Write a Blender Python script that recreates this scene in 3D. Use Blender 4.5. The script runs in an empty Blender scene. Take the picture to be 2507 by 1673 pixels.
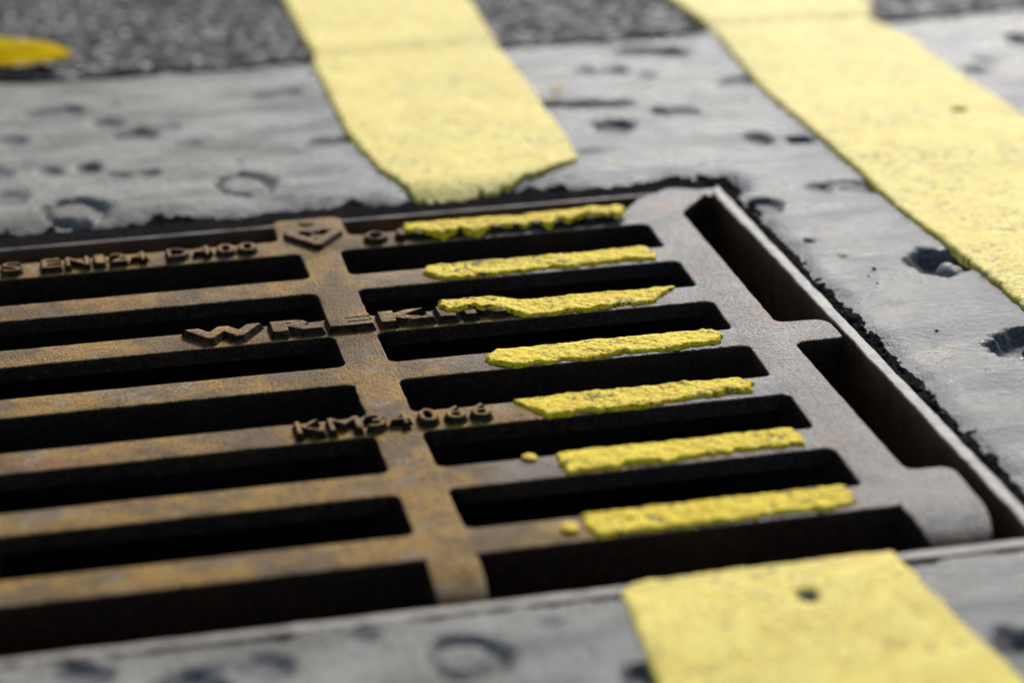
import bpy, math, random
import numpy as np
from mathutils import Matrix, Vector

random.seed(7)
S = bpy.context.scene
COL = S.collection

# ------------------------------------------------------------------ camera
cam_d = bpy.data.cameras.new('camera')
cam = bpy.data.objects.new('camera', cam_d); COL.objects.link(cam)
CP = Vector((-0.13463485, -0.99297828, 0.36109715))
RT = Vector((0.9766374, -0.2143510, -0.0152638))
DN = Vector((-0.0944899, -0.3645530, -0.9263761))
FW = Vector((0.1930052, 0.9061759, -0.3762901))
m = Matrix.Identity(4)
for i in range(3):
    m[i][0] = RT[i]; m[i][1] = -DN[i]; m[i][2] = -FW[i]; m[i][3] = CP[i]
cam.matrix_world = m
cam_d.sensor_fit = 'HORIZONTAL'; cam_d.sensor_width = 36.0; cam_d.lens = 85.0
cam_d.clip_start = 0.02; cam_d.clip_end = 500.0
cam_d.dof.use_dof = True
cam_d.dof.focus_distance = 0.957
cam_d.dof.aperture_fstop = 5.0
cam_d.dof.aperture_blades = 0
S.camera = cam

# ------------------------------------------------------------------ sky and sun (bright overcast, light from ahead right)
SUN_AZ = math.radians(24.0)      # clockwise from +Y
SUN_EL = math.radians(33.0)
W = bpy.data.worlds.new('World'); S.world = W; W.use_nodes = True
nt = W.node_tree; nt.nodes.clear()
sky = nt.nodes.new('ShaderNodeTexSky'); sky.sky_type = 'NISHITA'; sky.sun_disc = False
sky.sun_elevation = SUN_EL; sky.sun_rotation = SUN_AZ
sky.air_density = 1.0; sky.dust_density = 0.9; sky.ozone_density = 1.5
bg = nt.nodes.new('ShaderNodeBackground'); bg.inputs['Strength'].default_value = 0.07
wo = nt.nodes.new('ShaderNodeOutputWorld')
nt.links.new(sky.outputs[0], bg.inputs[0]); nt.links.new(bg.outputs[0], wo.inputs[0])
sd = bpy.data.lights.new('sun', 'SUN'); sd.energy = 2.6; sd.angle = math.radians(16.0); sd.color = (1.0, 0.975, 0.95)
sun = bpy.data.objects.new('sun', sd); COL.objects.link(sun)
sdir = Vector((math.sin(SUN_AZ) * math.cos(SUN_EL), math.cos(SUN_AZ) * math.cos(SUN_EL), math.sin(SUN_EL)))
sun.rotation_euler = sdir.to_track_quat('Z', 'Y').to_euler()
sun.location = sdir * 5
S.view_settings.view_transform = 'Standard'; S.view_settings.look = 'None'
S.view_settings.gamma = 1.0; S.view_settings.use_curve_mapping = False
S.view_settings.exposure = 0.82

# ------------------------------------------------------------------ noise helpers (millimetres)
def _h(ix, iy, s):
    n = (ix.astype(np.int64) * 374761393 + iy.astype(np.int64) * 668265263 + s * 974634777) & 0xFFFFFFFF
    n = ((n ^ (n >> 13)) * 1274126177) & 0xFFFFFFFF
    n = n ^ (n >> 16)
    return (n & 0xFFFF) / 65535.0
def vn(x, y, s=0):
    x = np.asarray(x, float); y = np.asarray(y, float)
    ix = np.floor(x); iy = np.floor(y); fx = x - ix; fy = y - iy
    fx = fx * fx * (3 - 2 * fx); fy = fy * fy * (3 - 2 * fy)
    a = _h(ix, iy, s); b = _h(ix + 1, iy, s); c = _h(ix, iy + 1, s); d = _h(ix + 1, iy + 1, s)
    return (a * (1 - fx) + b * fx) * (1 - fy) + (c * (1 - fx) + d * fx) * fy
def fbm(x, y, size, octv=3, s=0):
    x = np.asarray(x, float) / size; y = np.asarray(y, float) / size
    t = 0; a = 1; n = 0
    for o in range(octv):
        t = t + a * (vn(x + 17.3 * o, y - 9.1 * o, s + o) - 0.5) * 2; n += a; a *= 0.5; x = x * 2.03; y = y * 2.03
    return t / n
def worley(x, y, size, s=0):
    x = np.asarray(x, float) / size; y = np.asarray(y, float) / size
    ix = np.floor(x); iy = np.floor(y); best = np.full(np.shape(x), 9.0)
    for a in (-1, 0, 1):
        for b in (-1, 0, 1):
            jx = ix + a; jy = iy + b
            px = jx + _h(jx, jy, s); py = jy + _h(jx, jy, s + 5)
            best = np.minimum(best, (px - x) ** 2 + (py - y) ** 2)
    return np.sqrt(best)
def sst(a, b, t):
    t = np.clip((t - a) / (b - a), 0, 1); return t * t * (3 - 2 * t)

# ------------------------------------------------------------------ materials
def new_mat(name):
    mt = bpy.data.materials.new(name); mt.use_nodes = True
    n = mt.node_tree.nodes; n.clear()
    out = n.new('ShaderNodeOutputMaterial'); bs = n.new('ShaderNodeBsdfPrincipled')
    mt.node_tree.links.new(bs.outputs[0], out.inputs[0])
    return mt, mt.node_tree, bs
def N(t, kind, **kw):
    n = t.nodes.new(kind)
    for k, v in kw.items():
        if k in n.inputs: n.inputs[k].default_value = v
        else: setattr(n, k, v)
    return n
def noise(t, scale, detail=4, rough=0.55, vec=None):
    n = t.nodes.new('ShaderNodeTexNoise'); n.inputs['Scale'].default_value = scale
    n.inputs['Detail'].default_value = detail; n.inputs['Roughness'].default_value = rough
    t.links.new(vec if vec is not None else coords(t), n.inputs['Vector'])
    return n.outputs['Fac']
def coords(t):
    for n in t.nodes:
        if n.bl_idname == 'ShaderNodeTexCoord': return n.outputs['Object']
    return t.nodes.new('ShaderNodeTexCoord').outputs['Object']
def ramp(t, fac, stops):
    r = t.nodes.new('ShaderNodeValToRGB'); e = r.color_ramp.elements
    while len(e) < len(stops): e.new(0.5)
    for i, (p, c) in enumerate(stops):
        e[i].position = p; e[i].color = (*c, 1) if len(c) == 3 else c
    t.links.new(fac, r.inputs[0]); return r.outputs[0]
def rampf(t, fac, a, b, lo=0.0, hi=1.0):
    r = t.nodes.new('ShaderNodeMapRange'); r.interpolation_type = 'SMOOTHSTEP'
    r.inputs[1].default_value = a; r.inputs[2].default_value = b; r.inputs[3].default_value = lo; r.inputs[4].default_value = hi
    t.links.new(fac, r.inputs[0]); return r.outputs[0]
def mix(t, fac, a, b, mode='MIX'):
    n = t.nodes.new('ShaderNodeMix'); n.data_type = 'RGBA'; n.blend_type = mode
    for sock, v in ((n.inputs[0], fac), (n.inputs[6], a), (n.inputs[7], b)):
        if isinstance(v, (int, float)): sock.default_value = v
        elif isinstance(v, tuple): sock.default_value = (*v, 1)
        else: t.links.new(v, sock)
    return n.outputs[2]
def mth(t, op, a, b=0.0):
    n = t.nodes.new('ShaderNodeMath'); n.operation = op
    for s, v in ((n.inputs[0], a), (n.inputs[1], b)):
        if isinstance(v, (int, float)): s.default_value = v
        else: t.links.new(v, s)
    return n.outputs[0]
def bump(t, bs, layers):
    prev = None
    for h, dist, st in layers:
        b = t.nodes.new('ShaderNodeBump'); b.inputs['Distance'].default_value = dist; b.inputs['Strength'].default_value = st
        t.links.new(h, b.inputs['Height'])
        if prev is not None: t.links.new(prev, b.inputs['Normal'])
        prev = b.outputs[0]
    t.links.new(prev, bs.inputs['Normal'])

def iron_material(name='cast_iron', seed=0.0):
    mt, t, bs = new_mat(name)
    geo = t.nodes.new('ShaderNodeNewGeometry')
    sp = t.nodes.new('ShaderNodeSeparateXYZ'); t.links.new(geo.outputs['True Normal'], sp.inputs[0])
    px = t.nodes.new('ShaderNodeSeparateXYZ'); t.links.new(coords(t), px.inputs[0])
    big = noise(t, 16, 3); med = noise(t, 70, 5, 0.65); fine = noise(t, 420, 4, 0.75); grain = noise(t, 850, 2, 0.7)
    ochre = ramp(t, med, [(0.30, (0.10, 0.045, 0.010)), (0.42, (0.24, 0.118, 0.010)), (0.54, (0.39, 0.205, 0.010)), (0.70, (0.27, 0.105, 0.016))])
    grey = ramp(t, med, [(0.30, (0.065, 0.055, 0.048)), (0.5, (0.122, 0.113, 0.105)), (0.72, (0.19, 0.182, 0.172))])
    gf = mth(t, 'ADD', mth(t, 'MULTIPLY', px.outputs[0], 5.0), mth(t, 'MULTIPLY', big, 1.1))   # greyer to the right: sky reflection put into the colour, plus rust variation
    gf = rampf(t, gf, 0.50, 1.22)
    top = mix(t, gf, ochre, grey)
    rust = rampf(t, noise(t, 34, 6, 0.7), 0.51, 0.62)
    top = mix(t, mth(t, 'MULTIPLY', rust, 0.65), top, (0.25, 0.095, 0.022))
    pol = rampf(t, noise(t, 48, 4, 0.6), 0.55, 0.66)
    top = mix(t, mth(t, 'MULTIPLY', pol, 0.5), top, (0.24, 0.225, 0.195))
    top = mix(t, mth(t, 'MULTIPLY', rampf(t, fine, 0.50, 0.34), 0.85), top, (0.04, 0.026, 0.014))
    top = mix(t, mth(t, 'MULTIPLY', rampf(t, grain, 0.48, 0.32), 0.85), top, (0.05, 0.032, 0.018))
    top = mix(t, mth(t, 'MULTIPLY', rampf(t, grain, 0.54, 0.68), 0.6), top, (0.44, 0.36, 0.2))
    grime = rampf(t, noise(t, 21, 5, 0.65), 0.56, 0.42)
    top = mix(t, mth(t, 'MULTIPLY', grime, 0.6), top, (0.055, 0.036, 0.022))
    rub_glint = rampf(t, mth(t, 'ABSOLUTE', mth(t, 'SUBTRACT', sp.outputs[2], 0.80)), 0.16, 0.05)  # edge highlight painted along the bevels, over rubbed metal
    top = mix(t, mth(t, 'MULTIPLY', rub_glint, mth(t, 'MULTIPLY', rampf(t, med, 0.38, 0.55), 0.8)), top, (0.42, 0.27, 0.15))
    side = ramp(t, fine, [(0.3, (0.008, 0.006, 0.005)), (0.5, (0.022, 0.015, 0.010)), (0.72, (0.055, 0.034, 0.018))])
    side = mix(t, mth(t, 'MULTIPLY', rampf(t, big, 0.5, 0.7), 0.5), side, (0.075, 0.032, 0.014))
    wear_shade = rampf(t, mth(t, 'ADD', sp.outputs[2], mth(t, 'MULTIPLY', mth(t, 'SUBTRACT', fine, 0.5), 0.5)), 0.35, 0.85)  # worn tops; side faces darkened in colour to stand in for shade
    t.links.new(mix(t, wear_shade, side, top), bs.inputs['Base Color'])
    ro = rampf(t, fine, 0.3, 0.7, 0.45, 0.70)
    ro = mth(t, 'SUBTRACT', ro, mth(t, 'MULTIPLY', gf, 0.10))
    t.links.new(ro, bs.inputs['Roughness'])
    t.links.new(mth(t, 'MULTIPLY', rampf(t, gf, 0.0, 1.0, 0.10, 0.36), rampf(t, wear_shade, 0.0, 1.0, 0.35, 1.0)), bs.inputs['Specular IOR Level'])
    bump(t, bs, [(med, 0.0012, 0.6), (fine, 0.0012, 0.85), (grain, 0.0008, 0.95)])
    return mt
IRON = iron_material()

def rust_material(name='rusty_frame_iron', k=(1.0, 1.0, 1.0)):
    mt, t, bs = new_mat(name)
    geo = t.nodes.new('ShaderNodeNewGeometry'); sp = t.nodes.new('ShaderNodeSeparateXYZ'); t.links.new(geo.outputs['True Normal'], sp.inputs[0])
    fine = noise(t, 420, 5, 0.7); med = noise(t, 60, 4)
    grm = rampf(t, noise(t, 110, 4, 0.6), 0.52, 0.40)
    top = ramp(t, fine, [(p, tuple(a * b for a, b in zip(c_, k))) for p, c_ in ((0.3, (0.10, 0.085, 0.06)), (0.5, (0.22, 0.195, 0.15)), (0.7, (0.34, 0.31, 0.25)))])
    side = ramp(t, med, [(0.3, (0.05, 0.024, 0.009)), (0.55, (0.14, 0.060, 0.018)), (0.8, (0.07, 0.032, 0.012))])
    top = mix(t, mth(t, 'MULTIPLY', grm, 0.75), top, (0.06, 0.045, 0.03))
    wear_shade = rampf(t, sp.outputs[2], 0.4, 0.8)
    t.links.new(mix(t, wear_shade, side, top), bs.inputs['Base Color']); bs.inputs['Roughness'].default_value = 0.6
    bump(t, bs, [(med, 0.001, 0.5), (fine, 0.0005, 0.6)])
    return mt
RUST = rust_material('rusty_frame_iron', (0.8, 0.76, 0.7))
RUST_B = rust_material('brown_rusted_iron', (0.40, 0.26, 0.18))

def concrete_material():
    mt, t, bs = new_mat('worn_mortar')
    px = t.nodes.new('ShaderNodeSeparateXYZ'); t.links.new(coords(t), px.inputs[0])
    big = noise(t, 9, 4); med = noise(t, 45, 5, 0.6); fine = noise(t, 300, 5, 0.65); gr = noise(t, 900, 3, 0.7)
    wet = rampf(t, mth(t, 'ADD', mth(t, 'MULTIPLY', px.outputs[0], 5.0), mth(t, 'MULTIPLY', mth(t, 'SUBTRACT', big, 0.5), 1.6)), -0.25, 0.55)   # damp where the water runs to the drain
    dry = ramp(t, med, [(0.28, (0.11, 0.102, 0.083)), (0.5, (0.195, 0.182, 0.148)), (0.72, (0.26, 0.243, 0.20))])
    damp = ramp(t, med, [(0.28, (0.010, 0.011, 0.013)), (0.5, (0.022, 0.025, 0.028)), (0.72, (0.048, 0.052, 0.056))])
    c = mix(t, wet, dry, damp)
    c = mix(t, mth(t, 'MULTIPLY', rampf(t, fine, 0.46, 0.32), 0.7), c, (0.025, 0.025, 0.025))
    c = mix(t, mth(t, 'MULTIPLY', rampf(t, gr, 0.58, 0.72), 0.35), c, (0.20, 0.195, 0.18))
    t.links.new(c, bs.inputs['Base Color'])
    ro = mth(t, 'ADD', rampf(t, wet, 0.0, 1.0, 0.44, 0.19), mth(t, 'MULTIPLY', mth(t, 'SUBTRACT', med, 0.5), 0.35))
    mp = t.nodes.new('ShaderNodeMapping'); mp.inputs['Scale'].default_value = (0.55, 1.6, 1.0); t.links.new(coords(t), mp.inputs[0])
    film = noise(t, 26, 5, 0.6, mp.outputs[0])
    ro = mth(t, 'ADD', ro, rampf(t, film, 0.38, 0.62, -0.07, 0.30))
    t.links.new(ro, bs.inputs['Roughness'])
    t.links.new(rampf(t, wet, 0.0, 1.0, 0.18, 0.36), bs.inputs['Specular IOR Level'])
    bump(t, bs, [(med, 0.0016, 0.6), (fine, 0.0014, 0.9), (gr, 0.0006, 0.9)])
    return mt
CONC = concrete_material()

def asphalt_material():
    mt, t, bs = new_mat('asphalt')
    v = t.nodes.new('ShaderNodeTexVoronoi'); v.inputs['Scale'].default_value = 170
    t.links.new(coords(t), v.inputs['Vector'])
    sp = t.nodes.new('ShaderNodeSeparateColor'); t.links.new(v.outputs['Color'], sp.inputs[0])
    c = ramp(t, sp.outputs[0], [(0.1, (0.024, 0.022, 0.021)), (0.40, (0.095, 0.086, 0.077)), (0.75, (0.22, 0.195, 0.17)), (1.0, (0.46, 0.43, 0.38))])
    c = mix(t, rampf(t, v.outputs['Distance'], 0.35, 0.6), c, (0.03, 0.03, 0.032))
    t.links.new(c, bs.inputs['Base Color']); t.links.new(rampf(t, sp.outputs[1], 0, 1, 0.5, 0.85), bs.inputs['Roughness'])
    bs.inputs['Specular IOR Level'].default_value = 0.05
    bump(t, bs, [(noise(t, 400, 4), 0.0006, 0.5)])
    return mt
ASPH = asphalt_material()

def paint_material(name, base, deep, dirt, gloss):
    mt, t, bs = new_mat(name)
    med = noise(t, 90, 5, 0.6); fine = noise(t, 620, 4, 0.7); sp = noise(t, 260, 3, 0.6); big = noise(t, 22, 3)
    c = mix(t, rampf(t, med, 0.35, 0.65), deep, base)
    c = mix(t, mth(t, 'MULTIPLY', rampf(t, big, 0.5, 0.7), 0.25), c, tuple(0.75 * v for v in base))
    clus = rampf(t, noise(t, 30, 3), 0.36, 0.62)
    s1 = mth(t, 'MULTIPLY', rampf(t, sp, 0.44, 0.36), clus)
    s2 = mth(t, 'MULTIPLY', rampf(t, noise(t, 640, 3, 0.65), 0.44, 0.36), rampf(t, noise(t, 14, 3), 0.34, 0.56))
    c = mix(t, mth(t, 'MULTIPLY', mth(t, 'MAXIMUM', s1, s2), dirt), c, (0.055, 0.045, 0.018))
    t.links.new(c, bs.inputs['Base Color'])
    t.links.new(rampf(t, fine, 0.3, 0.7, 0.36, 0.55), bs.inputs['Roughness'])
    bs.inputs['Specular IOR Level'].default_value = gloss
    bump(t, bs, [(med, 0.0015, 0.6), (sp, 0.0014, 0.9), (fine, 0.001, 0.9)])
    return mt
PAINT = paint_material('yellow_line_paint', (0.86, 0.69, 0.12), (0.80, 0.58, 0.06), 0.75, 0.18)
PAINT_B = paint_material('yellow_bar_paint', (0.92, 0.69, 0.03), (0.84, 0.56, 0.010), 0.95, 0.07)

def simple(name, col, rough=0.6, sc=300, var=0.35):
    mt, t, bs = new_mat(name)
    f = noise(t, sc, 4)
    t.links.new(mix(t, rampf(t, f, 0.3, 0.7), tuple(v * (1 - var) for v in col), tuple(min(1, v * (1 + var)) for v in col)), bs.inputs['Base Color'])
    bs.inputs['Roughness'].default_value = rough
    bump(t, bs, [(f, 0.0005, 0.5)])
    return mt
GRIT = simple('exposed_grit', (0.085, 0.082, 0.076), 0.75, 700, 0.6)
STONE = simple('pale_stone', (0.24, 0.21, 0.18), 0.5, 160, 0.6)
DARKSTONE = simple('dark_stone', (0.012, 0.012, 0.012), 0.95)
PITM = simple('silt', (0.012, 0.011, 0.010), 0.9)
CRUMB = simple('yellow_crumb', (0.72, 0.47, 0.02), 0.85)

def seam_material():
    mt, t, bs = new_mat('bitumen_shade')
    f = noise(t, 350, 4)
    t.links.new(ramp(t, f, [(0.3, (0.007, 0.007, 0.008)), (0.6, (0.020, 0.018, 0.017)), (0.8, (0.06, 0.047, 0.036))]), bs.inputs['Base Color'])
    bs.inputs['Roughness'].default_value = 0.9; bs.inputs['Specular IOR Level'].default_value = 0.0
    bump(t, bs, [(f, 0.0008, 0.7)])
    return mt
TAR_SHADE = seam_material()  # near-black bitumen that also paints the shade inside the crack

# ------------------------------------------------------------------ object helpers
def link(name, me, parent=None, mat=None):
    o = bpy.data.objects.new(name, me); COL.objects.link(o)
    if parent is not None: o.parent = parent
    if mat is not None: me.materials.append(mat)
    return o
def empty(name, loc=(0, 0, 0)):
    o = bpy.data.objects.new(name, None); COL.objects.link(o); o.location = loc; o.empty_display_size = 0.05
    return o
def tag(o, label=None, cat=None, group=None, kind=None):
    for k, v in (('label', label), ('category', cat), ('group', group), ('kind', kind)):
        if v: o[k] = v
    return o
def mesh(name, vs, fs, smooth=True, sharp=None):
    me = bpy.data.meshes.new(name); me.from_pydata([tuple(v) for v in vs], [], fs); me.update()
    if smooth:
        me.polygons.foreach_set('use_smooth', [True] * len(me.polygons))
        if sharp: me.set_sharp_from_angle(angle=math.radians(sharp))
    return me
def gridmesh(name, X, Y, Z, keep=None):
    """X,Y,Z in mm, shape (ny,nx)"""
    ny, nx = X.shape
    co = np.stack([X, Y, Z], -1).reshape(-1, 3) * 0.001
    idx = np.arange(ny * nx).reshape(ny, nx)
    q = np.stack([idx[:-1, :-1], idx[:-1, 1:], idx[1:, 1:], idx[1:, :-1]], -1).reshape(-1, 4)
    if keep is not None: q = q[keep.reshape(-1)]
    used = np.zeros(ny * nx, bool); used[q.reshape(-1)] = True
    remap = np.cumsum(used) - 1
    co = co[used]; q = remap[q]
    me = bpy.data.meshes.new(name)
    me.vertices.add(len(co)); me.vertices.foreach_set('co', co.astype(np.float32).reshape(-1))
    me.loops.add(q.size); me.loops.foreach_set('vertex_index', q.astype(np.int32).reshape(-1))
    me.polygons.add(len(q)); me.polygons.foreach_set('loop_start', np.arange(0, q.size, 4, dtype=np.int32))
    me.polygons.foreach_set('use_smooth', np.ones(len(q), bool))
    me.update(calc_edges=True); me.validate()
    return me

BEV = [(1.1, 0.0), (0.72, -0.07), (0.34, -0.30), (0.09, -0.68), (0.0, -1.15)]
def plate(name, pts, mat, parent, zbot, wall=None, ztop=0.0, rough=0.22, step=2.2, bev=1.0, draft=1.2, bottom=True):
    """pts: CCW outline in mm; wall[i] says whether edge i -> i+1 is an outer wall"""
    n = len(pts)
    if wall is None: wall = [True] * n
    P = []; Wf = []
    for i in range(n):
        a = np.array(pts[i], float); b = np.array(pts[(i + 1) % n], float); L = np.hypot(*(b - a))
        k = max(1, int(L / step))
        for j in range(k):
            P.append(a + (b - a) * j / k); Wf.append(wall[i])
    P = np.array(P); M_ = len(P)
    nrm = np.zeros((M_, 2)); moved = np.zeros(M_)
    for i in range(M_):
        acc = np.zeros(2); c = 0; ns = []
        for e in ((i - 1) % M_, i):
            if Wf[e]:
                d = P[(e + 1) % M_] - P[e]; d = d / (np.hypot(*d) + 1e-9); ns.append(np.array([d[1], -d[0]]))
        if ns:
            acc = sum(ns); l = np.hypot(*acc)
            acc = acc / max(l, 1e-6)
            if len(ns) == 2: acc = acc / max(0.55, float(acc @ ns[0]))
            nrm[i] = acc; moved[i] = 1
    off = rough * (fbm(P[:, 0], P[:, 1], 7.0, 3, 3) + 0.5 * fbm(P[:, 0], P[:, 1], 2.2, 2, 8))
    P = P + nrm * off[:, None]
    rings = [(a * bev, z * bev + ztop) for a, z in BEV] + ([(draft * 0.25, ztop - 5.6), (draft, zbot)] if zbot < -20 else [(draft, zbot)])
    vs = []; fs = []
    for a, z in rings:
        q = P - nrm * a
        vs += [(x * 0.001, y * 0.001, z * 0.001) for x, y in q]
    for r in range(len(rings) - 1):
        for i in range(M_):
            if Wf[i] or (zbot < -20 and r == len(rings) - 2):
                j = (i + 1) % M_
                fs.append((r * M_ + i, (r + 1) * M_ + i, (r + 1) * M_ + j, r * M_ + j))
    fs.append(tuple(range(M_)))
    if bottom: fs.append(tuple(reversed(range((len(rings) - 1) * M_, len(rings) * M_))))
    me = mesh(name, vs, fs, True, 32)
    return link(name, me, parent, mat)

def arc(cx, cy, r, a0, a1, n=5):
    return [(cx + r * math.cos(math.radians(a0 + (a1 - a0) * i / n)), cy + r * math.sin(math.radians(a0 + (a1 - a0) * i / n))) for i in range(n + 1)]

# ------------------------------------------------------------------ layout of the ironwork (mm)
PIT, BW = 50.0, 18.3                 # bar pitch and width
XL, XR = -17.3, 0.0                  # cross rib
XRIM, XOUT = 140.0, 158.5            # right rim
MIR = lambda x: -17.3 - x            # the grate is symmetrical about its cross rib
FX0, FX1, FY0, FY1 = -199.0, 181.7, -331.5, 46.8   # frame opening
FW_ = 5.6                            # width of the frame's top edge
R = 3.6

# ------------------------------------------------------------------ ground: mortar surround
PITS = [  # x, y, rx, ry, depth
 (-119, 146, 6, 9, 3.0), (-101, 147, 6, 9, 4.5), (-88, 130, 7, 6, 2.0), (-73, 131, 6, 6, 2.5),
 (-4, 249, 8, 9, 2.5), (8, 252, 9, 8, 2.0), (14, 159, 9, 7, 2.5), (26, 160, 7, 7, 3.0), (-120, 247, 10, 10, 2.5), (-105, 249, 8, 10, 3.5),
 (-88, 218, 9, 10, 3.0), (-75, 196, 11, 11, 4.0), (-50, 174, 9, 8, 2.0), (-58, 205, 9, 7, 1.2), (162, 147, 11, 13, 5.0), (158, 190, 12, 8, 4.0), (175, 186, 9, 7, 4.0), (141, 195, 9, 7, 3.5),
 (202, 162, 11, 9, 2.5), (192, 166, 5, 6, 3.0), (214, 284, 17, 11, 3.0), (232, 279, 9, 9, 4.0), (176, 252, 8, 9, 2.5), (190, 249, 7, 8, 2.5), (205, 236, 5, 7, 1.5),
 (249, 214, 13, 9, 2.5), (227, 109, 7, 10, 3.5), (247, 102, 7, 6, 4.5), (231, 29, 6, 9, 1.6), (253, 24, 12, 9, 2.2), (243, 33, 12, 4, 1.2), (249, -79, 13, 16, 8.0), (256, -176, 25, 16, 7.0),
 (428, 249, 8, 14, 4.0), (379, 197, 7, 9, 2.5), (392, 215, 6, 8, 1.5), (203, -40, 3, 3, 2.0), (211, -62, 2, 2, 1.2), (200, 12, 8, 14, 3.0),
 (-100, -366, 14, 12, 4.5), (-78, -358, 10, 9, 3.5), (-45, -347, 5, 5, 1.8), (-130, -352, 9, 9, 3.5), (31, -392, 6, 8, 5.0), (148, -404, 10, 14, 6.0), (12, -352, 4, 4, 1.5), (-150, 150, 12, 14, 2.0), (-136, 200, 8, 10, 2.5), (-140, 110, 9, 10, 1.8), (140, 110, 7, 6, 1.0), (100, 160, 6, 5, 1.0)]
RINGS = [(-111, 86, 16, 17, 4.2), (-30, 105, 15, 19, 3.6), (-17, -366, 13, 14, 3.2)]
def joint_y(x):
    return 312 + 7 * fbm(x, x * 0, 90, 3, 40) + 4 * fbm(x, x * 0, 12, 2, 41)
def sdbox(x, y, x0, x1, y0, y1, r):
    cx, cy = (x0 + x1) / 2, (y0 + y1) / 2; hx, hy = (x1 - x0) / 2 - r, (y1 - y0) / 2 - r
    qx = np.abs(x - cx) - hx; qy = np.abs(y - cy) - hy
    return np.hypot(np.maximum(qx, 0), np.maximum(qy, 0)) + np.minimum(np.maximum(qx, qy), 0) - r
def base_z(x, y):
    return 1.1 * fbm(x, y, 75, 2, 1) + 0.65 * fbm(x, y, 26, 2, 2)
def pit_field(x, y):
    f = np.zeros_like(x); wob = 0.22 * fbm(x, y, 6, 3, 11)
    for (cx, cy, rx, ry, dp) in PITS:
        sel = (np.abs(x - cx) < rx * 1.9) & (np.abs(y - cy) < ry * 1.9)
        if sel.any():
            d = np.hypot((x[sel] - cx) / rx, (y[sel] - cy) / ry) + wob[sel] * 1.5
            f[sel] = np.maximum(f[sel], sst(1.15, 0.60, d))
    return f
def ground_z(x, y):
    z = base_z(x, y) + 0.20 * fbm(x, y, 9, 3, 4)
    wob = 0.22 * fbm(x, y, 6, 3, 11)
    for (cx, cy, rx, ry, dp) in PITS:
        sel = (np.abs(x - cx) < rx * 1.9) & (np.abs(y - cy) < ry * 1.9)
        if not sel.any(): continue
        d = np.hypot((x[sel] - cx) / rx, (y[sel] - cy) / ry) + wob[sel] * 1.5
        z[sel] -= dp * (1.0 if x[sel].mean() > 190 else 0.78) * sst(1.15, 0.60, d)
    for (cx, cy, rx, ry, dp) in RINGS:
        d = np.hypot((x - cx) / rx, (y - cy) / ry) + wob * 0.8
        ang = np.arctan2(y - cy, x - cx)
        z -= dp * np.exp(-((d - 0.82) / (0.15 + 0.07 * np.cos(ang + 0.4))) ** 2) + 0.9 * sst(1.0, 0.7, d)
    # lip towards the iron frame
    d = sdbox(x, y, FX0 - FW_, FX1 + FW_, FY0 - FW_, FY1 + 3.5, 14)
    rag = 4.2 * np.abs(fbm(x, y, 17, 3, 21)) + 2.6 * np.abs(fbm(x + y, y, 6.5, 2, 22)) + 0.8 * fbm(x, y, 2.5, 2, 23)
    farw = sst(FY1 - 20, FY1 + 6, y) * sst(FX1 + 34, FX1 + 4, x)          # wide rounded lip along the far side
    edge = 0.8 + rag * (1.0 - 0.2 * farw)
    z -= 12.0 * sst(edge + 1.0, edge - 1.0, d)
    z -= (1 - farw) * sst(FY0 + 10, FY0 + 60, y) * 2.2 * sst(15, 2, d + 2 * fbm(x, y, 15, 2, 26)) ** 1.5
    z -= farw * 10.0 * sst(40, 4, d + 4 * fbm(x, y, 18, 3, 25)) ** 1.8
    # joint with the asphalt
    jd = joint_y(x) - y
    z -= 7.0 * sst(6, -1, jd)
    return z
def axis(parts):
    out = []
    for a, b, s in parts:
        k = max(1, int(round((b - a) / s))); out += [a + (b - a) * i / k for i in range(k)]
    return np.array(out + [parts[-1][1]])
xs = axis([(-9000, -1500, 900), (-1500, -320, 60), (-320, -215, 6), (-215, 184, 1.9), (184, 205, 0.7), (205, 480, 1.9), (480, 620, 6), (620, 1500, 60), (1500, 9000, 900)])
ys = axis([(-9000, -1500, 900), (-1500, -480, 60), (-480, -440, 6), (-440, -345, 1.9), (-345, 80, 1.25), (80, 322, 1.9)])
X, Y = np.meshgrid(xs, ys)
Z = ground_z(X, Y)
fc = (X[:-1, :-1] + X[1:, 1:]) / 2; fy = (Y[:-1, :-1] + Y[1:, 1:]) / 2
keep = ~((fc > FX0 - FW_ + 3) & (fc < FX1 + FW_ - 3) & (fy > FY0 - FW_ + 3) & (fy < FY1 + 2.2)) & (fy < joint_y(fc) + 4)
d_ = sdbox(fc, fy, FX0 - FW_, FX1 + FW_, FY0 - FW_, FY1 + 3.5, 14)
fw_ = sst(FY1 - 20, FY1 + 6, fy) * sst(FX1 + 34, FX1 + 4, fc)
tar_shade_mask = (d_ < 5.0 + 3.4 * fbm(fc, fy, 9, 3, 27) + fw_ * (15.0 + 10.0 * fbm(fc, fy, 13, 3, 28))) & ((Z[:-1, :-1] + Z[1:, 1:]) / 2 < base_z(fc, fy) - 0.7)  # bitumen at the joint, also blackening crack walls in place of shade
mortar = tag(link('pavement', gridmesh('pavement', X, Y, Z, keep), None, CONC), kind='structure')
mortar.data.materials.append(TAR_SHADE)
mortar.data.materials.append(GRIT)
midx = np.where(tar_shade_mask, 1, np.where(pit_field(fc, fy) > 0.10 + 0.06 * fbm(fc, fy, 3, 2, 19), 2, 0))
mortar.data.polygons.foreach_set('material_index', midx.reshape(-1)[keep.reshape(-1)].astype(np.int32))

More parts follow.
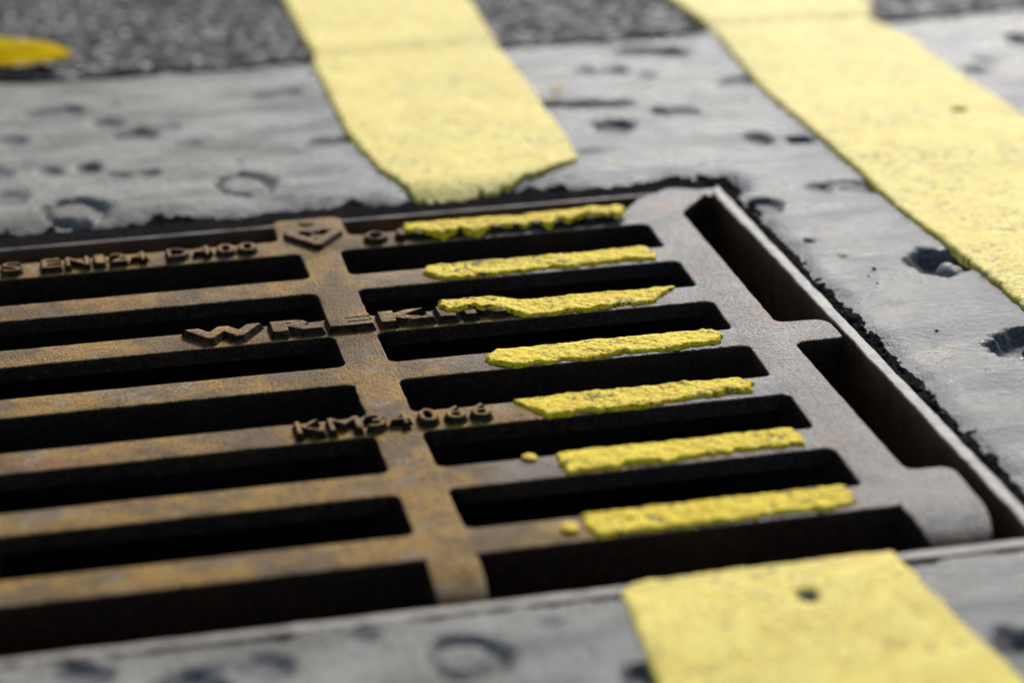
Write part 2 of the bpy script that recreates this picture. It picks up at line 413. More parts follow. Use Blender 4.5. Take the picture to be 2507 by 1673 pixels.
# asphalt beyond the joint
xs = axis([(-60000, -9000, 9000), (-9000, -1500, 900), (-1500, -320, 60), (-320, 620, 2.6), (620, 1500, 60), (1500, 9000, 900), (9000, 60000, 9000)])
ys = axis([(300, 640, 2.4), (640, 1500, 20), (1500, 9000, 900), (9000, 90000, 9000)])
X, Y = np.meshgrid(xs, ys)
wl = worley(X + 5 * fbm(X, Y, 25, 2, 35), Y, 9, 31)
Z = 1.6 * sst(0.75, 0.15, wl) * (0.5 + vn(X / 14, Y / 14, 36)) + 1.5 * fbm(X, Y, 6, 3, 32) + 2.0 * fbm(X, Y, 60, 2, 33) - 1.5
Z = np.where(Y > 900, 0, Z)
dj = Y - joint_y(X)
Z -= 8.0 * sst(9, 1, dj + 2.5 * fbm(X, Y, 9, 2, 34))
keep = ((Y[:-1, :-1] + Y[1:, 1:]) / 2) > joint_y((X[:-1, :-1] + X[1:, 1:]) / 2)
road = tag(link('road', gridmesh('road', X, Y, Z, keep), None, ASPH), kind='structure')

# dark bitumen seam between iron and mortar, its black doubling as crack shade
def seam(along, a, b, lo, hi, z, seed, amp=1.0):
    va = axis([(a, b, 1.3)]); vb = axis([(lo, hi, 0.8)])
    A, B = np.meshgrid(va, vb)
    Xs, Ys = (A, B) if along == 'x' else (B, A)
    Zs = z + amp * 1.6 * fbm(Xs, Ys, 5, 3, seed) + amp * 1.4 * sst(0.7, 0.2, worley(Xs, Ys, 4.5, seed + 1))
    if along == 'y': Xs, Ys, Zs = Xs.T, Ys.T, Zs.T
    link('bitumen_shade_seam', gridmesh('bitumen_shade_seam', Xs, Ys, Zs), mortar, TAR_SHADE)
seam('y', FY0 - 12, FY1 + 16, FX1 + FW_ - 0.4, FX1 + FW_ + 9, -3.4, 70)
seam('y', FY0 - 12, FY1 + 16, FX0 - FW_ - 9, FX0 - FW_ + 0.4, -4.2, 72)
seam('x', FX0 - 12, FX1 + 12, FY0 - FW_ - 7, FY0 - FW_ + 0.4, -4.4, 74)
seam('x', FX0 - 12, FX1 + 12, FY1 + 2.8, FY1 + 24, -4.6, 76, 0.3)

# stones bedded in the pits of the mortar
def stone_mesh(name, rx, ry, rz, seed, n=10):
    rnd = np.random.RandomState(seed); vs = []; fs = []
    m_ = n * 2
    for i in range(n + 1):
        th = math.pi * i / n
        for j in range(m_):
            ph = 2 * math.pi * j / m_
            d = np.array([math.sin(th) * math.cos(ph), math.sin(th) * math.sin(ph), math.cos(th)])
            k = 1 + 0.22 * float(fbm(np.array([d[0] * 10 + seed * 3]), np.array([d[1] * 10 + d[2] * 7]), 7, 2, seed)[0])
            vs.append((d[0] * rx * k * 1e-3, d[1] * ry * k * 1e-3, d[2] * rz * k * 1e-3))
    for i in range(n):
        for j in range(m_):
            a = i * m_ + j; b = i * m_ + (j + 1) % m_
            fs.append((a, a + m_, b + m_, b))
    return mesh(name, vs, fs, True)
for i, (x, y, z, rx, ry, rz, mt) in enumerate([
        (252, -83, -6.6, 6.0, 7.5, 5.6, STONE), (262, -172, -7, 15, 7, 5.0, CONC),
        (241, -183, -4.6, 1.7, 1.7, 1.7, STONE), (-112, 147, -4, 4.5, 5, 3.0, STONE)]):
    o = link('embedded_stone', stone_mesh('embedded_stone', rx, ry, rz, i + 3), mortar, mt); o.location = (x / 1000, y / 1000, z / 1000)

# ------------------------------------------------------------------ gully below
pit = empty('drain_pit', (0, 0, -0.45)); pit['kind'] = 'structure'
def boxm(name, x0, x1, y0, y1, z0, z1, mat, parent):
    vs = [(x / 1000, y / 1000, z / 1000) for z in (z0, z1) for x, y in ((x0, y0), (x1, y0), (x1, y1), (x0, y1))]
    fs = [(3, 2, 1, 0), (4, 5, 6, 7), (0, 1, 5, 4), (1, 2, 6, 5), (2, 3, 7, 6), (3, 0, 4, 7)]
    o = link(name, mesh(name, vs, fs, False), None, mat)
    if parent is not None: o.parent = parent; o.matrix_parent_inverse = Matrix.Translation(-Vector(parent.location))
    return o
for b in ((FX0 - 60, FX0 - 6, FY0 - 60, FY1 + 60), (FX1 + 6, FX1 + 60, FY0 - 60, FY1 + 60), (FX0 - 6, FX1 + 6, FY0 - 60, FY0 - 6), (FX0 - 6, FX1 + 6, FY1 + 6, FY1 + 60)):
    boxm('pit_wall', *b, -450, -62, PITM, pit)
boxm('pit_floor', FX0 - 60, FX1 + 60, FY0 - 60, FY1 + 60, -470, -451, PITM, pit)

# ------------------------------------------------------------------ iron frame
frame = tag(empty('iron_surround', (-0.0087, -0.142, -0.06)), 'square rusty iron frame set in the mortar around the grate', 'drain frame')
def in_frame(o): o.matrix_parent_inverse = Matrix.Translation(-Vector(frame.location)); return o
a0, a1, b0, b1, w = FX0, FX1, FY0, FY1, FW_
wf = 2.4
for pts in ([(a1, b0), (a1 + w, b0 - w), (a1 + w, b1 + wf), (a1, b1 - 9)],
            [(a0, b1 - 9), (a0 - w, b1 + wf), (a0 - w, b0 - w), (a0, b0)],
            [(a0 - w, b0 - w), (a1 + w, b0 - w), (a1, b0), (a0, b0)]):
    in_frame(plate('frame_side', pts, RUST, frame, -62, None, ztop=-1.0, rough=0.5, step=3, bev=0.9, draft=0.0))
in_frame(plate('frame_side', [(a0 + 9, b1), (a1 - 9, b1), (a1, b1 - 9), (a1 + w, b1 + wf), (a0 - w, b1 + wf), (a0, b1 - 9)], RUST_B, frame, -62, ztop=-3.2, rough=0.5, step=3, bev=0.7, draft=0.0))
for (x, y) in ((170, 34), (168, -140), (166, -300)):
    for xx in (x, MIR(x)):
        in_frame(boxm('seat', min(xx - 9, xx + 9), max(xx - 9, xx + 9), y - 9, y + 9, -61, -36.2, RUST, frame))

# ------------------------------------------------------------------ grate
grate = tag(empty('drain_grate', (0, 0, 0)), 'rusty cast iron slotted drain grate with raised lettering and yellow paint streaks', 'drain grate')
DEEP = {0, 3, 6}
bars = {}
for k in range(7):
    yn, yf = -PIT * k, -PIT * k + BW
    zb = -35 if k in DEEP else -5.8
    dr = 1.2 if k in DEEP else -1.7
    xa = 11.0 if k == 0 else R
    xb = 131.0 if k == 0 else XRIM - R
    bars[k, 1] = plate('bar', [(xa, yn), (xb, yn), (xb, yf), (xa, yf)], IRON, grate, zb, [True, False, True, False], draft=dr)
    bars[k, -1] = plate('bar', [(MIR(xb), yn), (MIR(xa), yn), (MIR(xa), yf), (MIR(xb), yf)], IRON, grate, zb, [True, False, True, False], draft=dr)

# cross rib: right side going up, then left side mirrored
right = []; rw = []
def add(p, w_=True): right.append(p); rw.append(w_)
add((XR, -300.0)); add((R, -300.0), False)          # junction with bar 6
for k in range(6, 0, -1):
    yf = -PIT * k + BW; yn = -PIT * (k - 1)
    for p in arc(R, yf + R, R, 270, 180): add(p)
    for p in arc(R, yn - R, R, 180, 90)[:-1]: add(p)
    if k - 1 == 0: add((R, 0.0)); add((11.0, 0.0), False)
    else: add((R, yn), False)
for p in arc(7.2 + 3.8, BW + 3.8, 3.8, 270, 180): add(p)
add((7.0, 42.0)); add((4.5, 45.6))
left = [(MIR(x), y) for x, y in right][::-1]
lw = [True] * len(left)
for i in range(len(right) - 1):                      # wall flags mirrored edge by edge
    lw[len(right) - 2 - i] = rw[i]
pts = right + left; wl_ = rw + lw
wl_[len(right) - 1] = True; wl_[-1] = False          # far end closed, near end continues in the tab
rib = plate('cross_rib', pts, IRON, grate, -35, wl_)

# curved tabs at the near edge
def tab(name, path, parent, mat=IRON, zb=-35):
    """path: (y, z, x0, x1)"""
    vs = []; fs = []; prof = [(1.1, 0.0), (0.72, -0.07), (0.34, -0.30), (0.09, -0.68), (0.0, -1.15)]
    m_ = len(prof) * 2 + 2
    for (y, z, x0, x1) in path:
        o = 0.22 * float(fbm(np.array([x0]), np.array([y]), 7.0, 3, 3)[0])
        ring = [(x0, max(zb, -40))] + [(x0 + a, z + b) for a, b in reversed(prof)] + [(x1 - a, z + b) for a, b in prof] + [(x1, zb)]
        vs += [(x / 1000, y / 1000, min(zz, z) / 1000) for x, zz in ring]
    for i in range(len(path) - 1):
        for j in range(m_ - 1):
            fs.append((i * m_ + j, i * m_ + j + 1, (i + 1) * m_ + j + 1, (i + 1) * m_ + j))
    e = (len(path) - 1) * m_; fs.append(tuple(range(e + m_ - 1, e - 1, -1)))
    return link(name, mesh(name, vs, [tuple(reversed(f)) for f in fs], True, 40), parent, mat)
tab('tab', [(-300, 0, XL, XR), (-304, -0.15, XL, XR), (-309, -0.9, XL, XR), (-314, -2.4, XL, XR), (-319, -5.2, XL + .3, XR - .3), (-323, -9, XL + .6, XR - .6), (-326, -15, XL + 1, XR - 1), (-328, -24, XL + 1, XR - 1)], grate)

# rims with their lugs
rp = []; rf = []
def addr(p, w_=True): rp.append(p); rf.append(w_)
addr((146.0, -300.0), False); 
for p in [(174.5, -300), (175, -283)] + arc(169.5, -279.5, 5.5, 0, 90, 4) + arc(162.5, -270, 4, 270, 180, 4) + arc(162.5, -156, 4, 180, 90, 4) + [(174, -152)] + arc(176, -148.5, 3.5, 270, 360, 4) + [(179.5, -138)] + arc(172.5, -137, 7, 0, 80, 5) + [(163, -129.6)] + arc(162.5, -125.5, 4, 260, 180, 4) + [(159.5, 8), (161, 12.5), (178.2, 35), (178.4, 38), (176, 40)] + [(166, 45.2), (162, 45.5), (144, 33.5), (138, 24.5)] + arc(131, 24.3, 6, 330, 270, 4)[1:]:
    addr(p)
rf[-1] = False
addr((131.0, 0.0)); 
for k in range(0, 6):
    yn = -PIT * k; yf = -PIT * (k + 1) + BW
    for p in arc(XRIM - R, yn - R, R, 90, 0): addr(p)
    for p in arc(XRIM - R, yf + R * 0.75, R * 0.75, 0, -90)[:-1]: addr(p)
    addr((XRIM - R, yf), False)
    if k < 5: addr((XRIM - R, -PIT * (k + 1)))
addr((XRIM - R, -300.0))
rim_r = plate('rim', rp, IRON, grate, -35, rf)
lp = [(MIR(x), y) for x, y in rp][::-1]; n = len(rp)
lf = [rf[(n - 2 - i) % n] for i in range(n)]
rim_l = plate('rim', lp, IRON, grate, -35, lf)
pth = [(-300, 0, 146, 174.5), (-304, -0.1, 146.6, 174.5), (-309, -0.8, 147.4, 174.2), (-314, -2.2, 148.2, 173.4), (-319, -4.8, 149, 172), (-323, -8.6, 150, 170), (-326, -14, 151, 168), (-328, -24, 151, 167)]
tab('tab', pth, grate)
tab('tab', [(y, z, MIR(x1), MIR(x0)) for y, z, x0, x1 in pth], grate)

# ------------------------------------------------------------------ raised lettering
def glyph(ch, thick):
    cu = bpy.data.curves.new('g', 'FONT'); cu.body = ch; cu.size = 1.0; cu.resolution_u = 3; cu.offset = thick
    o = bpy.data.objects.new('g', cu); COL.objects.link(o)
    bpy.context.view_layer.update()
    me = bpy.data.meshes.new_from_object(o.evaluated_get(bpy.context.evaluated_depsgraph_get()))
    vs = np.array([v.co[:2] for v in me.vertices]); fs = [tuple(p.vertices) for p in me.polygons]
    bpy.data.objects.remove(o); bpy.data.curves.remove(cu); bpy.data.meshes.remove(me)
    return vs, fs
def relief(name, vs, fs, h, draft, parent, mat=IRON, z0=-0.3):
    """flat 2D mesh (mm) raised to height h with sloping sides"""
    # orient up
    F = []
    for f in fs:
        p = vs[list(f)]; ar = 0
        for i in range(len(f)):
            a = p[i]; b = p[(i + 1) % len(f)]; ar += a[0] * b[1] - a[1] * b[0]
        F.append(f if ar > 0 else tuple(reversed(f)))
    # weld by position
    key = {}; mp = []
    V = []
    for v in vs:
        k = (round(v[0], 3), round(v[1], 3))
        if k not in key: key[k] = len(V); V.append(v)
        mp.append(key[k])
    V = np.array(V); F = [tuple(dict.fromkeys(mp[i] for i in f)) for f in F]; F = [f for f in F if len(f) > 2]
    cnt = {}
    for f in F:
        for i in range(len(f)): cnt[(f[i], f[(i + 1) % len(f)])] = 1
    bd = [e for e in cnt if (e[1], e[0]) not in cnt]
    nr = np.zeros_like(V)
    for a, b in bd:
        d = V[b] - V[a]; L = np.hypot(*d) + 1e-9; n_ = np.array([d[1], -d[0]]) / L
        nr[a] += n_; nr[b] += n_
    ln = np.hypot(nr[:, 0], nr[:, 1])[:, None]; nr = nr / np.maximum(ln, 1e-6)
    out = []; nV = len(V)
    lv = [(-0.22, h), (0.08, h - 0.10), (0.34, h - 0.42), (0.34 + draft * 0.55, h * 0.42), (0.34 + draft, h * 0.12), (0.34 + draft + 0.5, z0)]
    for a, z in lv:
        wob = 0.12 * fbm(V[:, 0], V[:, 1], 3.0, 2, 5)
        q = V + nr * (a + wob[:, None] * 1.6)
        out += [(x / 1000, y / 1000, (z) / 1000) for x, y in q]
    FF = [tuple(f) for f in F]
    for a, b in bd:
        for r in range(len(lv) - 1):
            FF.append((r * nV + a, (r + 1) * nV + a, (r + 1) * nV + b, r * nV + b))
    return link(name, mesh(name, out, FF, True, 38), parent, mat)
def letter(ch, xa, xb, yb, yt, h, thick, draft, k):
    vs, fs = glyph(ch, thick)
    lo = vs.min(0); hi = vs.max(0)
    ins = 0.3 + draft * 0.6
    vs = (vs - lo) / (hi - lo) * np.array([xb - xa - 2 * ins, yt - yb - 2 * ins]) + np.array([xa + ins, yb + ins])
    mid = (xa + xb) / 2
    par = rib if XL - R < mid < XR + R else bars[k, 1 if mid > 0 else -1]
    return relief('letter', vs, fs, h, draft, par)
for ch, xa, xb in (('W', -76.3, -44), ('R', -42, -20.5), ('E', -19, 0.2), ('K', 2, 25), ('I', 26, 34.5), ('N', 36.5, 55)):
    letter(ch, xa, xb, -97.5, -84.4, 3.0, 0.055, 1.3, 2)
for ch, xa, xb in (('K', -45.4, -34.4), ('M', -33.4, -20.7), ('3', -19.5, -11.5), ('4', -10.4, -2.4), ('0', 0, 7.8), ('6', 10, 18), ('6', 19.6, 27.6)):
    letter(ch, xa, xb, -198.0, -186.0, 3.0, -0.012, 1.0, 4)
for ch, xa, xb in (('B', -157.5, -148), ('S', -146, -136.5), ('E', -129, -119.7), ('N', -118.6, -107.7), ('1', -106.4, -101), ('2', -99.8, -91.5), ('4', -90.6, -82.6), ('D', -75.1, -64.8), ('4', -63.4, -54.6), ('0', -53.3, -44.6), ('0', -43.8, -35.2), ('O', 12.4, 22.8)):
    letter(ch, xa, xb, 2.4, 14.0, 2.8, -0.010, 1.0, 0)
# characters of the first bar that lie under the paint: plain worn stubs
xx = 26.5
for i, w_ in enumerate((5, 8, 8, 8, 4, 8, 8, 8, 8, 4, 7, 7)):
    if xx + w_ > 138: break
    pr_ = bars[0, 1] if xx < 128 else rim_r
    pts = arc(xx + w_ / 2, 8.4, 1, 0, 360, 14)[:-1]
    vs = np.array([(xx + w_ / 2 + (p[0] - xx - w_ / 2) * (w_ / 2 - 0.9), 8.4 + (p[1] - 8.4) * 4.0) for p in pts])
    relief('raised_stub', vs, [tuple(range(len(vs)))], 3.3, 0.8, pr_)
    xx += w_ + 1.6

# raised heart-shaped emblem and stud on the far tab
cx = MIR(0) / 2
def poly(*p): return np.array(p, float)
v = poly((cx - 12.2, 23.5), (cx - 12.0, 18.5), (cx - 1.0, 3.0), (cx + 1.0, 3.0), (cx + 12.0, 18.5), (cx + 12.2, 23.5), (cx + 9.0, 24.2), (cx + 8.6, 20.6), (cx, 8.6), (cx - 8.6, 20.6), (cx - 9.0, 24.2))
relief('emblem', v, [tuple(range(len(v)))], 2.7, 0.8, rib)
for sx in (-1, 1):
    v = np.array(arc(cx + sx * 4.6, 22.4, 3.9, 0, 180, 8) + arc(cx + sx * 4.6, 22.4, 2.0, 180, 0, 8)); relief('emblem', v, [tuple(range(len(v)))], 1.9, 0.4, rib)
v = np.array(arc(cx + 0.3, 15.4, 2.4, 0, 360, 12)[:-1]); relief('emblem', v, [tuple(range(len(v)))], 1.9, 0.5, rib)
v = np.array([(cx + 3.0 * math.cos(a * math.pi / 6) - 0.5, 38.5 + 2.2 * math.sin(a * math.pi / 6)) for a in range(12)]); relief('stud', v, [tuple(range(12))], 1.1, 0.5, rib)

# ------------------------------------------------------------------ yellow paint
def interp(tbl, v):
    a = np.array(sorted(tbl)); return np.interp(v, a[:, 0], a[:, 1])
def edge_prof(d, wdt):
    t = np.clip(d / wdt, 0, 1); return np.sqrt(1 - (1 - t) ** 2)
def uvals(n, p=1.0):
    u = np.linspace(0, 1, n); return u
def ground_line(name, L, Rr, ylo, yhi, thick, fstep, loend=None, hiend=None, holes=(), seed=0, base=None):
    """strip running along Y; loend/hiend: ragged end curve as table over u, None = continues"""
    ylist = axis(fstep)
    nu = 96
    u = np.concatenate([[0, 0.002, 0.006, 0.012, 0.02], np.linspace(0.03, 0.97, nu - 10), [0.98, 0.988, 0.994, 0.998, 1]])
    U, V = np.meshgrid(u, ylist)
    if loend is not None:
        ye = interp(loend, u) + 2.4 * fbm(u * 104, u * 0, 9, 2, seed + 2) + 5.5 * fbm(u * 104, u * 0, 4.6, 3, seed + 4)
        t = np.clip((V - ylo) / 70.0, 0, 1); V = V + (ye[None, :] - ylo) * (1 - t) ** 1.0
    if hiend is not None:
        ye = interp(hiend, u) + 1.2 * fbm(u * 104, u * 0, 6, 3, seed + 2)
        t = np.clip((yhi - V) / 60.0, 0, 1); V = V + (ye[None, :] - yhi) * (1 - t)
    l = interp(L, V) + 0.7 * fbm(V, V * 0 + 3, 14, 3, seed + 6) + 0.9 * fbm(V, V * 0, 3.2, 3, seed + 7)
    r = interp(Rr, V) + 0.7 * fbm(V, V * 0 + 9, 14, 3, seed + 8) + 0.9 * fbm(V, V * 0, 3.2, 3, seed + 9)
    Xg = l + (r - l) * U
    dist = np.minimum(U, 1 - U) * (r - l)
    if loend is not None: dist = np.minimum(dist, V - V[0][None, :])
    if hiend is not None: dist = np.minimum(dist, V[-1][None, :] - V)
    bz = base(Xg, V) if base else base_z(Xg, V)
    Zg = bz + thick * edge_prof(dist, 2.4) + 0.28 * fbm(Xg, V, 9, 3, seed + 12) * np.clip(dist / 2, 0, 1) + 0.35 * fbm(Xg, V, 40, 2, seed + 13)
    Zg = np.where(dist <= 1e-6, bz - 2.2, Zg)
    for hx, hy, hr in holes:
        d = np.hypot(Xg - hx, V - hy); Zg -= 3.2 * sst(hr * 1.1, hr * 0.6, d)
    me = gridmesh(name, Xg, V, Zg)
    return link(name, me, None, PAINT)
def far_base(x, y):
    d = sdbox(x, y, FX0 - FW_, FX1 + FW_, FY0 - FW_, FY1 + 3.5, 14)
    z = base_z(x, y) - 10.0 * sst(40, 4, d) ** 1.8
    z = z - np.where(x > 200, 1.9, 0.9) * np.exp(-((y - 314) / 9.0) ** 2)
    return z + 1.4 * sst(310, 330, y)
def near_base(x, y):
    return np.where(y > -341, -0.9, base_z(x, y) * sst(-340, -352, y) - 0.6)
l1 = ground_line('yellow_line', [(60, 49), (68, 46), (85, 41), (108, 35), (140, 31), (176, 29), (302, 31), (320, 33), (455, 33), (3000, 36)],
     [(60, 110), (76, 112), (90, 128), (97, 132), (132, 134.5), (246, 137.5), (330, 138), (401, 142), (520, 143), (3000, 140)],
     60, 3000, 2.3, [(60, 340, 1.5), (340, 640, 2.5), (640, 3000, 120)],
     loend=[(0, 68), (0.08, 63), (0.2, 61), (0.4, 62.5), (0.6, 68), (0.8, 77), (0.93, 87), (1.0, 97)], seed=100, base=far_base)
tag(l1, 'pale yellow painted line ending raggedly at the far side of the grate', 'road marking', 'double yellow line')
l2 = ground_line('yellow_line', [(-2000, 262), (-160, 259), (-144, 259), (-100, 259), (-84, 259), (-70, 258), (-5, 255.5), (99, 256), (187, 255), (290, 262), (305, 264), (391, 260), (3000, 262)],
     [(-2000, 366), (-100, 367), (107, 368), (191, 366), (261, 368), (300, 362), (312, 361), (337, 371), (3000, 370)],
     -2000, 3000, 2.3, [(-2000, -480, 80), (-480, -240, 3), (-240, 340, 1.5), (340, 640, 2.5), (640, 3000, 120)],
     holes=[(338, 121, 4.2)], seed=200, base=far_base)
tag(l2, 'pale yellow painted line running past the right side of the grate', 'road marking', 'double yellow line')
l3 = ground_line('yellow_line', [(-2000, 34), (-420, 33), (-394, 34), (-355, 37), (-345, 37.5), (-332, 39)], [(-2000, 138), (-420, 138.5), (-358, 132.5), (-332, 132)],
     -2000, -331.8, 1.9, [(-2000, -520, 80), (-520, -331.8, 1.6)],
     hiend=[(0, -337), (0.06, -333), (0.15, -331.8), (0.9, -331.6), (1, -332)], holes=[(94, -357, 4.0)], seed=300, base=near_base)
tag(l3, 'yellow painted line in the foreground starting at the near edge of the frame', 'road marking', 'double yellow line')
for (x, y, z, r) in ((338, 121, -0.2, 2.6), (94, -357, -0.3, 2.9)):
    o = link('embedded_stone', stone_mesh('embedded_stone', r, r, 1.6, 31), l2 if x > 200 else l3, DARKSTONE); o.location = (x / 1000, y / 1000, z / 1000)

def bar_paint(k, left, right_, near, seed, thick=1.5, lumps=None, farcut=0.4, z0=None, drip=2.2):
    """left/right_: end x as table over u (0 near edge, 1 far edge); near: table x -> distance of the paint edge from the bar's near edge"""
    yn, yf = -PIT * k, -PIT * k + BW
    u = np.concatenate([[0, 0.01, 0.03, 0.06], np.linspace(0.09, 0.92, 26), [0.94, 0.97, 0.99, 1]]); v = np.concatenate([[0, 0.002, 0.006, 0.012], np.linspace(0.018, 0.982, 230), [0.988, 0.994, 0.998, 1]])
    U, Vv = np.meshgrid(u, v)
    xl = interp(left, U) + 1.2 * fbm(U * 18, U * 0, 4, 3, seed); xr = interp(right_, U) + 2.0 * fbm(U * 18, U * 0, 5, 3, seed + 1)
    Xg = xl + (xr - xl) * Vv
    nr = interp(near, Xg) + drip * 1.0 * fbm(Xg, Xg * 0, 6, 3, seed + 2) + 1.3 * fbm(Xg, Xg * 0, 2.4, 3, seed + 3)
    nr = 0.3 + np.maximum(nr - 0.3, 0.12 * (nr - 0.3))
    y0 = yn + nr; y1 = yf - farcut + 0.35 * fbm(Xg, Xg * 0, 9, 2, seed + 4)
    Yg = y0 + (y1 - y0) * U
    d = np.minimum(np.minimum(U * (y1 - y0), (1 - U) * (y1 - y0)), np.minimum(Vv, 1 - Vv) * (xr - xl))
    # surface of the bar under it: rounded edges
    t = np.minimum(Yg - yn, yf - Yg)
    bz = -np.where(t < 1.1, 1.15 - np.sqrt(np.maximum(1.15 ** 2 - (1.15 - np.clip(t, 0, 1.15)) ** 2, 0)), 0) - np.maximum(-t, 0) * 2.0
    if lumps is not None: bz = bz + lumps(Xg, Yg)
    Zg = bz + thick * edge_prof(d, 1.7) + (0.5 * fbm(Xg, Yg, 8, 2, seed + 5) + 0.55 * fbm(Xg, Yg, 2.8, 3, seed + 6)) * np.clip(d / 1.2, 0, 1)
    Zg = np.where(d <= 1e-6, bz - 0.6, Zg)
    return link('paint_patch', gridmesh('paint_patch', Xg, Yg, Zg), bars[k, 1], PAINT_B)
def lump0(x, y):
    return 3.0 * sst(-0.2, 4.0, y) * sst(17.5, 14.5, y) * (0.72 + 0.42 * fbm(x, y * 0.4, 11, 2, 60)) + 0.6
def lump2(x, y):
    return 3.0 * sst(68, 46, x) * sst(-99, -96.8, y)
bar_paint(0, [(0, 38), (0.5, 31), (1, 30)], [(0, 128), (0.5, 132), (1, 131)], [(28, 6), (34, 4), (38, 6.5), (42, 5), (46, 1.5), (52, 1.2), (55, 4), (58, 1.5), (62, 1.2), (70, 6), (84, 4.8), (88, 6), (95, 2.4), (100, 6), (104, 2.2), (110, 6.5), (124, 6.5), (128, 3.4), (133, 3)], 400, 1.7, lump0, drip=2.6)
bar_paint(1, [(0, 38), (0.5, 30), (1, 33)], [(0, 131), (0.6, 133), (1, 131)], [(30, 1.0), (40, 0.2), (60, 1.4), (80, 2.2), (95, 1.8), (108, 3.2), (120, 2.8), (131, 3.6)], 420)
bar_paint(2, [(0, 30), (0.5, 28), (1, 28)], [(0, 117), (0.5, 124), (1, 130)], [(28, 8), (34, 7), (42, 8.2), (48, 7), (54, 4.6), (60, 2.0), (65, 0.7), (72, 0.6), (90, 1.0), (105, 2.0), (115, 2.2), (122, 5), (128, 9)], 440, 1.6, lump2)
bar_paint(3, [(0, 46), (0.35, 37), (0.6, 36), (1, 43)], [(0, 131), (0.5, 134), (1, 130)], [(36, 0.3), (46, 0.2), (60, 1.8), (75, 1.2), (95, 3), (110, 2.5), (131, 3.4)], 460)
bar_paint(4, [(0, 48), (0.35, 43), (1, 38)], [(0, 127), (0.5, 129.5), (1, 127)], [(38, 0.5), (48, -0.6), (62, 0.8), (75, 0.2), (82, -0.6), (95, 2.2), (110, 3.4), (128, 4)], 480, 1.6)
bar_paint(5, [(0, 43), (0.5, 41.5), (1, 43)], [(0, 130), (0.5, 132.5), (1, 131)], [(42, 0.8), (55, 1.0), (75, 2.2), (95, 2.4), (110, 3.2), (131, 4)], 500)
bar_paint(6, [(0, 41), (0.5, 39), (1, 39.5)], [(0, 132), (0.5, 134), (1, 133)], [(40, 0.4), (55, 1.5), (75, 1.8), (95, 2.6), (110, 2.4), (131, 3.2)], 520)

# small crumbs of paint and a flake of rust
for i, (x, y, z, r, par, lab) in enumerate([(150, 217, 1.2, 2.6, mortar, 0), (33.5, -291, 0.8, 2.8, bars[6, 1], 0), (33, -233, 0.6, 2.4, bars[5, 1], 0), (143.5, 203, -0.4, 2.2, mortar, 0), (71.5, -98.7, 0.3, 1.0, bars[2, 1], 0)]):
    o = link('paint_crumb', stone_mesh('paint_crumb', r * 1.1, r * 1.3, r * 0.3, 50 + i, 7), par, CRUMB); o.location = (x / 1000, y / 1000, z / 1000)

# ------------------------------------------------------------------ fallen leaf
def leaf():
    mt, t, bs = new_mat('yellow_leaf')
    f = noise(t, 120, 4)
    t.links.new(mix(t, rampf(t, f, 0.35, 0.65), (0.85, 0.66, 0.01), (0.88, 0.74, 0.02)), bs.inputs['Base Color']); bs.inputs['Roughness'].default_value = 0.45
    tr = t.nodes.new('ShaderNodeBsdfTranslucent'); tr.inputs[0].default_value = (0.95, 0.78, 0.01, 1)
    ms = t.nodes.new('ShaderNodeMixShader'); ms.inputs[0].default_value = 0.5
    t.links.new(bs.outputs[0], ms.inputs[1]); t.links.new(tr.outputs[0], ms.inputs[2])
    t.links.new(ms.outputs[0], [n for n in t.nodes if n.bl_idname == 'ShaderNodeOutputMaterial'][0].inputs[0])
    nu, nv = 13, 25; top = []; 
    for i in range(nv):
        s = i / (nv - 1); wd = 13 * math.sin(math.pi * s) ** 0.75 * (1 - 0.25 * s) + 0.4
        for j in range(nu):
            q = (j / (nu - 1) - 0.5) * 2
            x = -38 + 76 * s; y = q * wd
            z = 2.0 + 9 * q * q * (0.4 + 0.6 * math.sin(math.pi * s)) + 5 * (s - 0.5) ** 2 * 4 * 0.6 + 0.5 * math.sin(q * 9 + s * 14)
            top.append((x / 1000, y / 1000, z / 1000))
    vs = top + [(x, y, z - 0.0005) for x, y, z in top]; K = nu * nv; fs = []
    for i in range(nv - 1):
        for j in range(nu - 1):
            a = i * nu + j; fs.append((a, a + nu, a + nu + 1, a + 1)); fs.append((K + a, K + a + 1, K + a + nu + 1, K + a + nu))
    rim_ = [j for j in range(nu)] + [i * nu + nu - 1 for i in range(1, nv)] + [(nv - 1) * nu + j for j in range(nu - 2, -1, -1)] + [i * nu for i in range(nv - 2, 0, -1)]
    for a, b in zip(rim_, rim_[1:] + rim_[:1]): fs.append((a, b, K + b, K + a))
    root = empty('fallen_leaf', (-0.136, 0.350, 0.0)); root.rotation_euler = (math.radians(12), 0, math.radians(-14))
    tag(root, 'curled bright yellow leaf lying on the asphalt', 'leaf')
    link('blade', mesh('blade', vs, fs, True, 50), root, mt)
    sv = []; sf = []
    for i in range(9):
        s = i / 8; c = Vector((-0.038 - 0.022 * s, 0.004 * s * s, 0.006 + 0.004 * s))
        for j in range(6):
            a = j * math.pi / 3; sv.append((c.x, c.y + 0.0008 * math.cos(a), c.z + 0.0008 * math.sin(a)))
    for i in range(8):
        for j in range(6): sf.append((i * 6 + j, i * 6 + (j + 1) % 6, i * 6 + 6 + (j + 1) % 6, i * 6 + 6 + j))
    link('stalk', mesh('stalk', sv, sf, True), root, mt)
leaf()

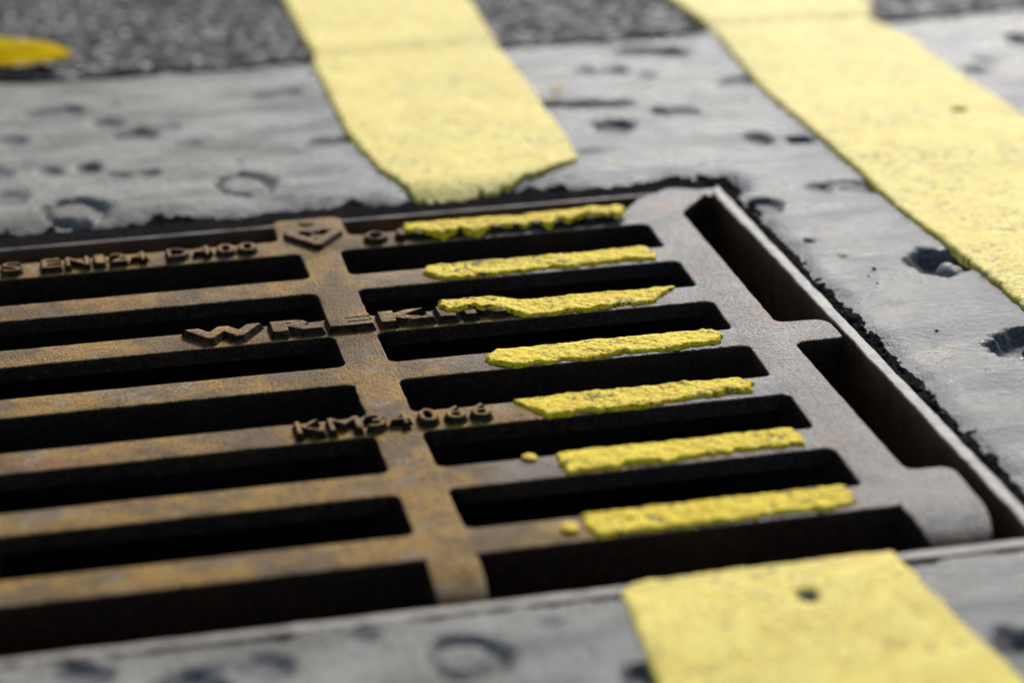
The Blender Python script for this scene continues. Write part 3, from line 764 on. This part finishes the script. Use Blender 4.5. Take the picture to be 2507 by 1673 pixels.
# ------------------------------------------------------------------ loose grit and a wedged pebble
def grit_stuff():
    rnd = np.random.RandomState(11); vs = []; fs = []
    spots = []
    for i in range(90):                               # in the open joint beside the frame
        spots.append((FX1 + FW_ + rnd.uniform(0.5, 5.5), rnd.uniform(-330, 50), rnd.uniform(0.4, 1.1)))
    for i in range(420):                               # strewn over the mortar
        x = rnd.uniform(-150, 460); y = rnd.uniform(-430, 305)
        if FX0 - 10 < x < FX1 + 12 and FY0 - 12 < y < FY1 + 12: continue
        if 22 < x < 150 or 248 < x < 376: continue
        spots.append((x, y, rnd.uniform(0.35, 1.0) if rnd.rand() < 0.9 else rnd.uniform(1.0, 1.8)))
    zz = ground_z(np.array([p[0] for p in spots]), np.array([p[1] for p in spots]))
    for (x, y, r), z in zip(spots, zz):
        if x < FX1 + 12 and x > FX1: z = max(z, -3.6)
        b = len(vs); rot = rnd.uniform(0, 6.28)
        for k in range(5):
            a = rot + k * 1.2566; q = r * rnd.uniform(0.7, 1.2); vs.append(((x + q * math.cos(a)) / 1000, (y + q * math.sin(a)) / 1000, (z + r * 0.25) / 1000))
        vs.append((x / 1000, y / 1000, (z + r * 0.9) / 1000)); vs.append((x / 1000, y / 1000, (z - r * 0.4) / 1000))
        for k in range(5):
            fs.append((b + k, b + (k + 1) % 5, b + 5)); fs.append((b + (k + 1) % 5, b + k, b + 6))
    mt, t, bs = new_mat('grit')
    v = t.nodes.new('ShaderNodeTexVoronoi'); v.inputs['Scale'].default_value = 120; t.links.new(coords(t), v.inputs['Vector'])
    sp = t.nodes.new('ShaderNodeSeparateColor'); t.links.new(v.outputs['Color'], sp.inputs[0])
    t.links.new(ramp(t, sp.outputs[0], [(0.1, (0.02, 0.018, 0.016)), (0.6, (0.07, 0.055, 0.042)), (0.85, (0.22, 0.15, 0.08)), (1.0, (0.4, 0.37, 0.32))]), bs.inputs['Base Color'])
    bs.inputs['Roughness'].default_value = 0.5
    o = link('grit', mesh('grit', vs, fs, False), None, mt)
    tag(o, 'loose dark grit strewn on the mortar around the grate', 'grit', kind='stuff')
grit_stuff()
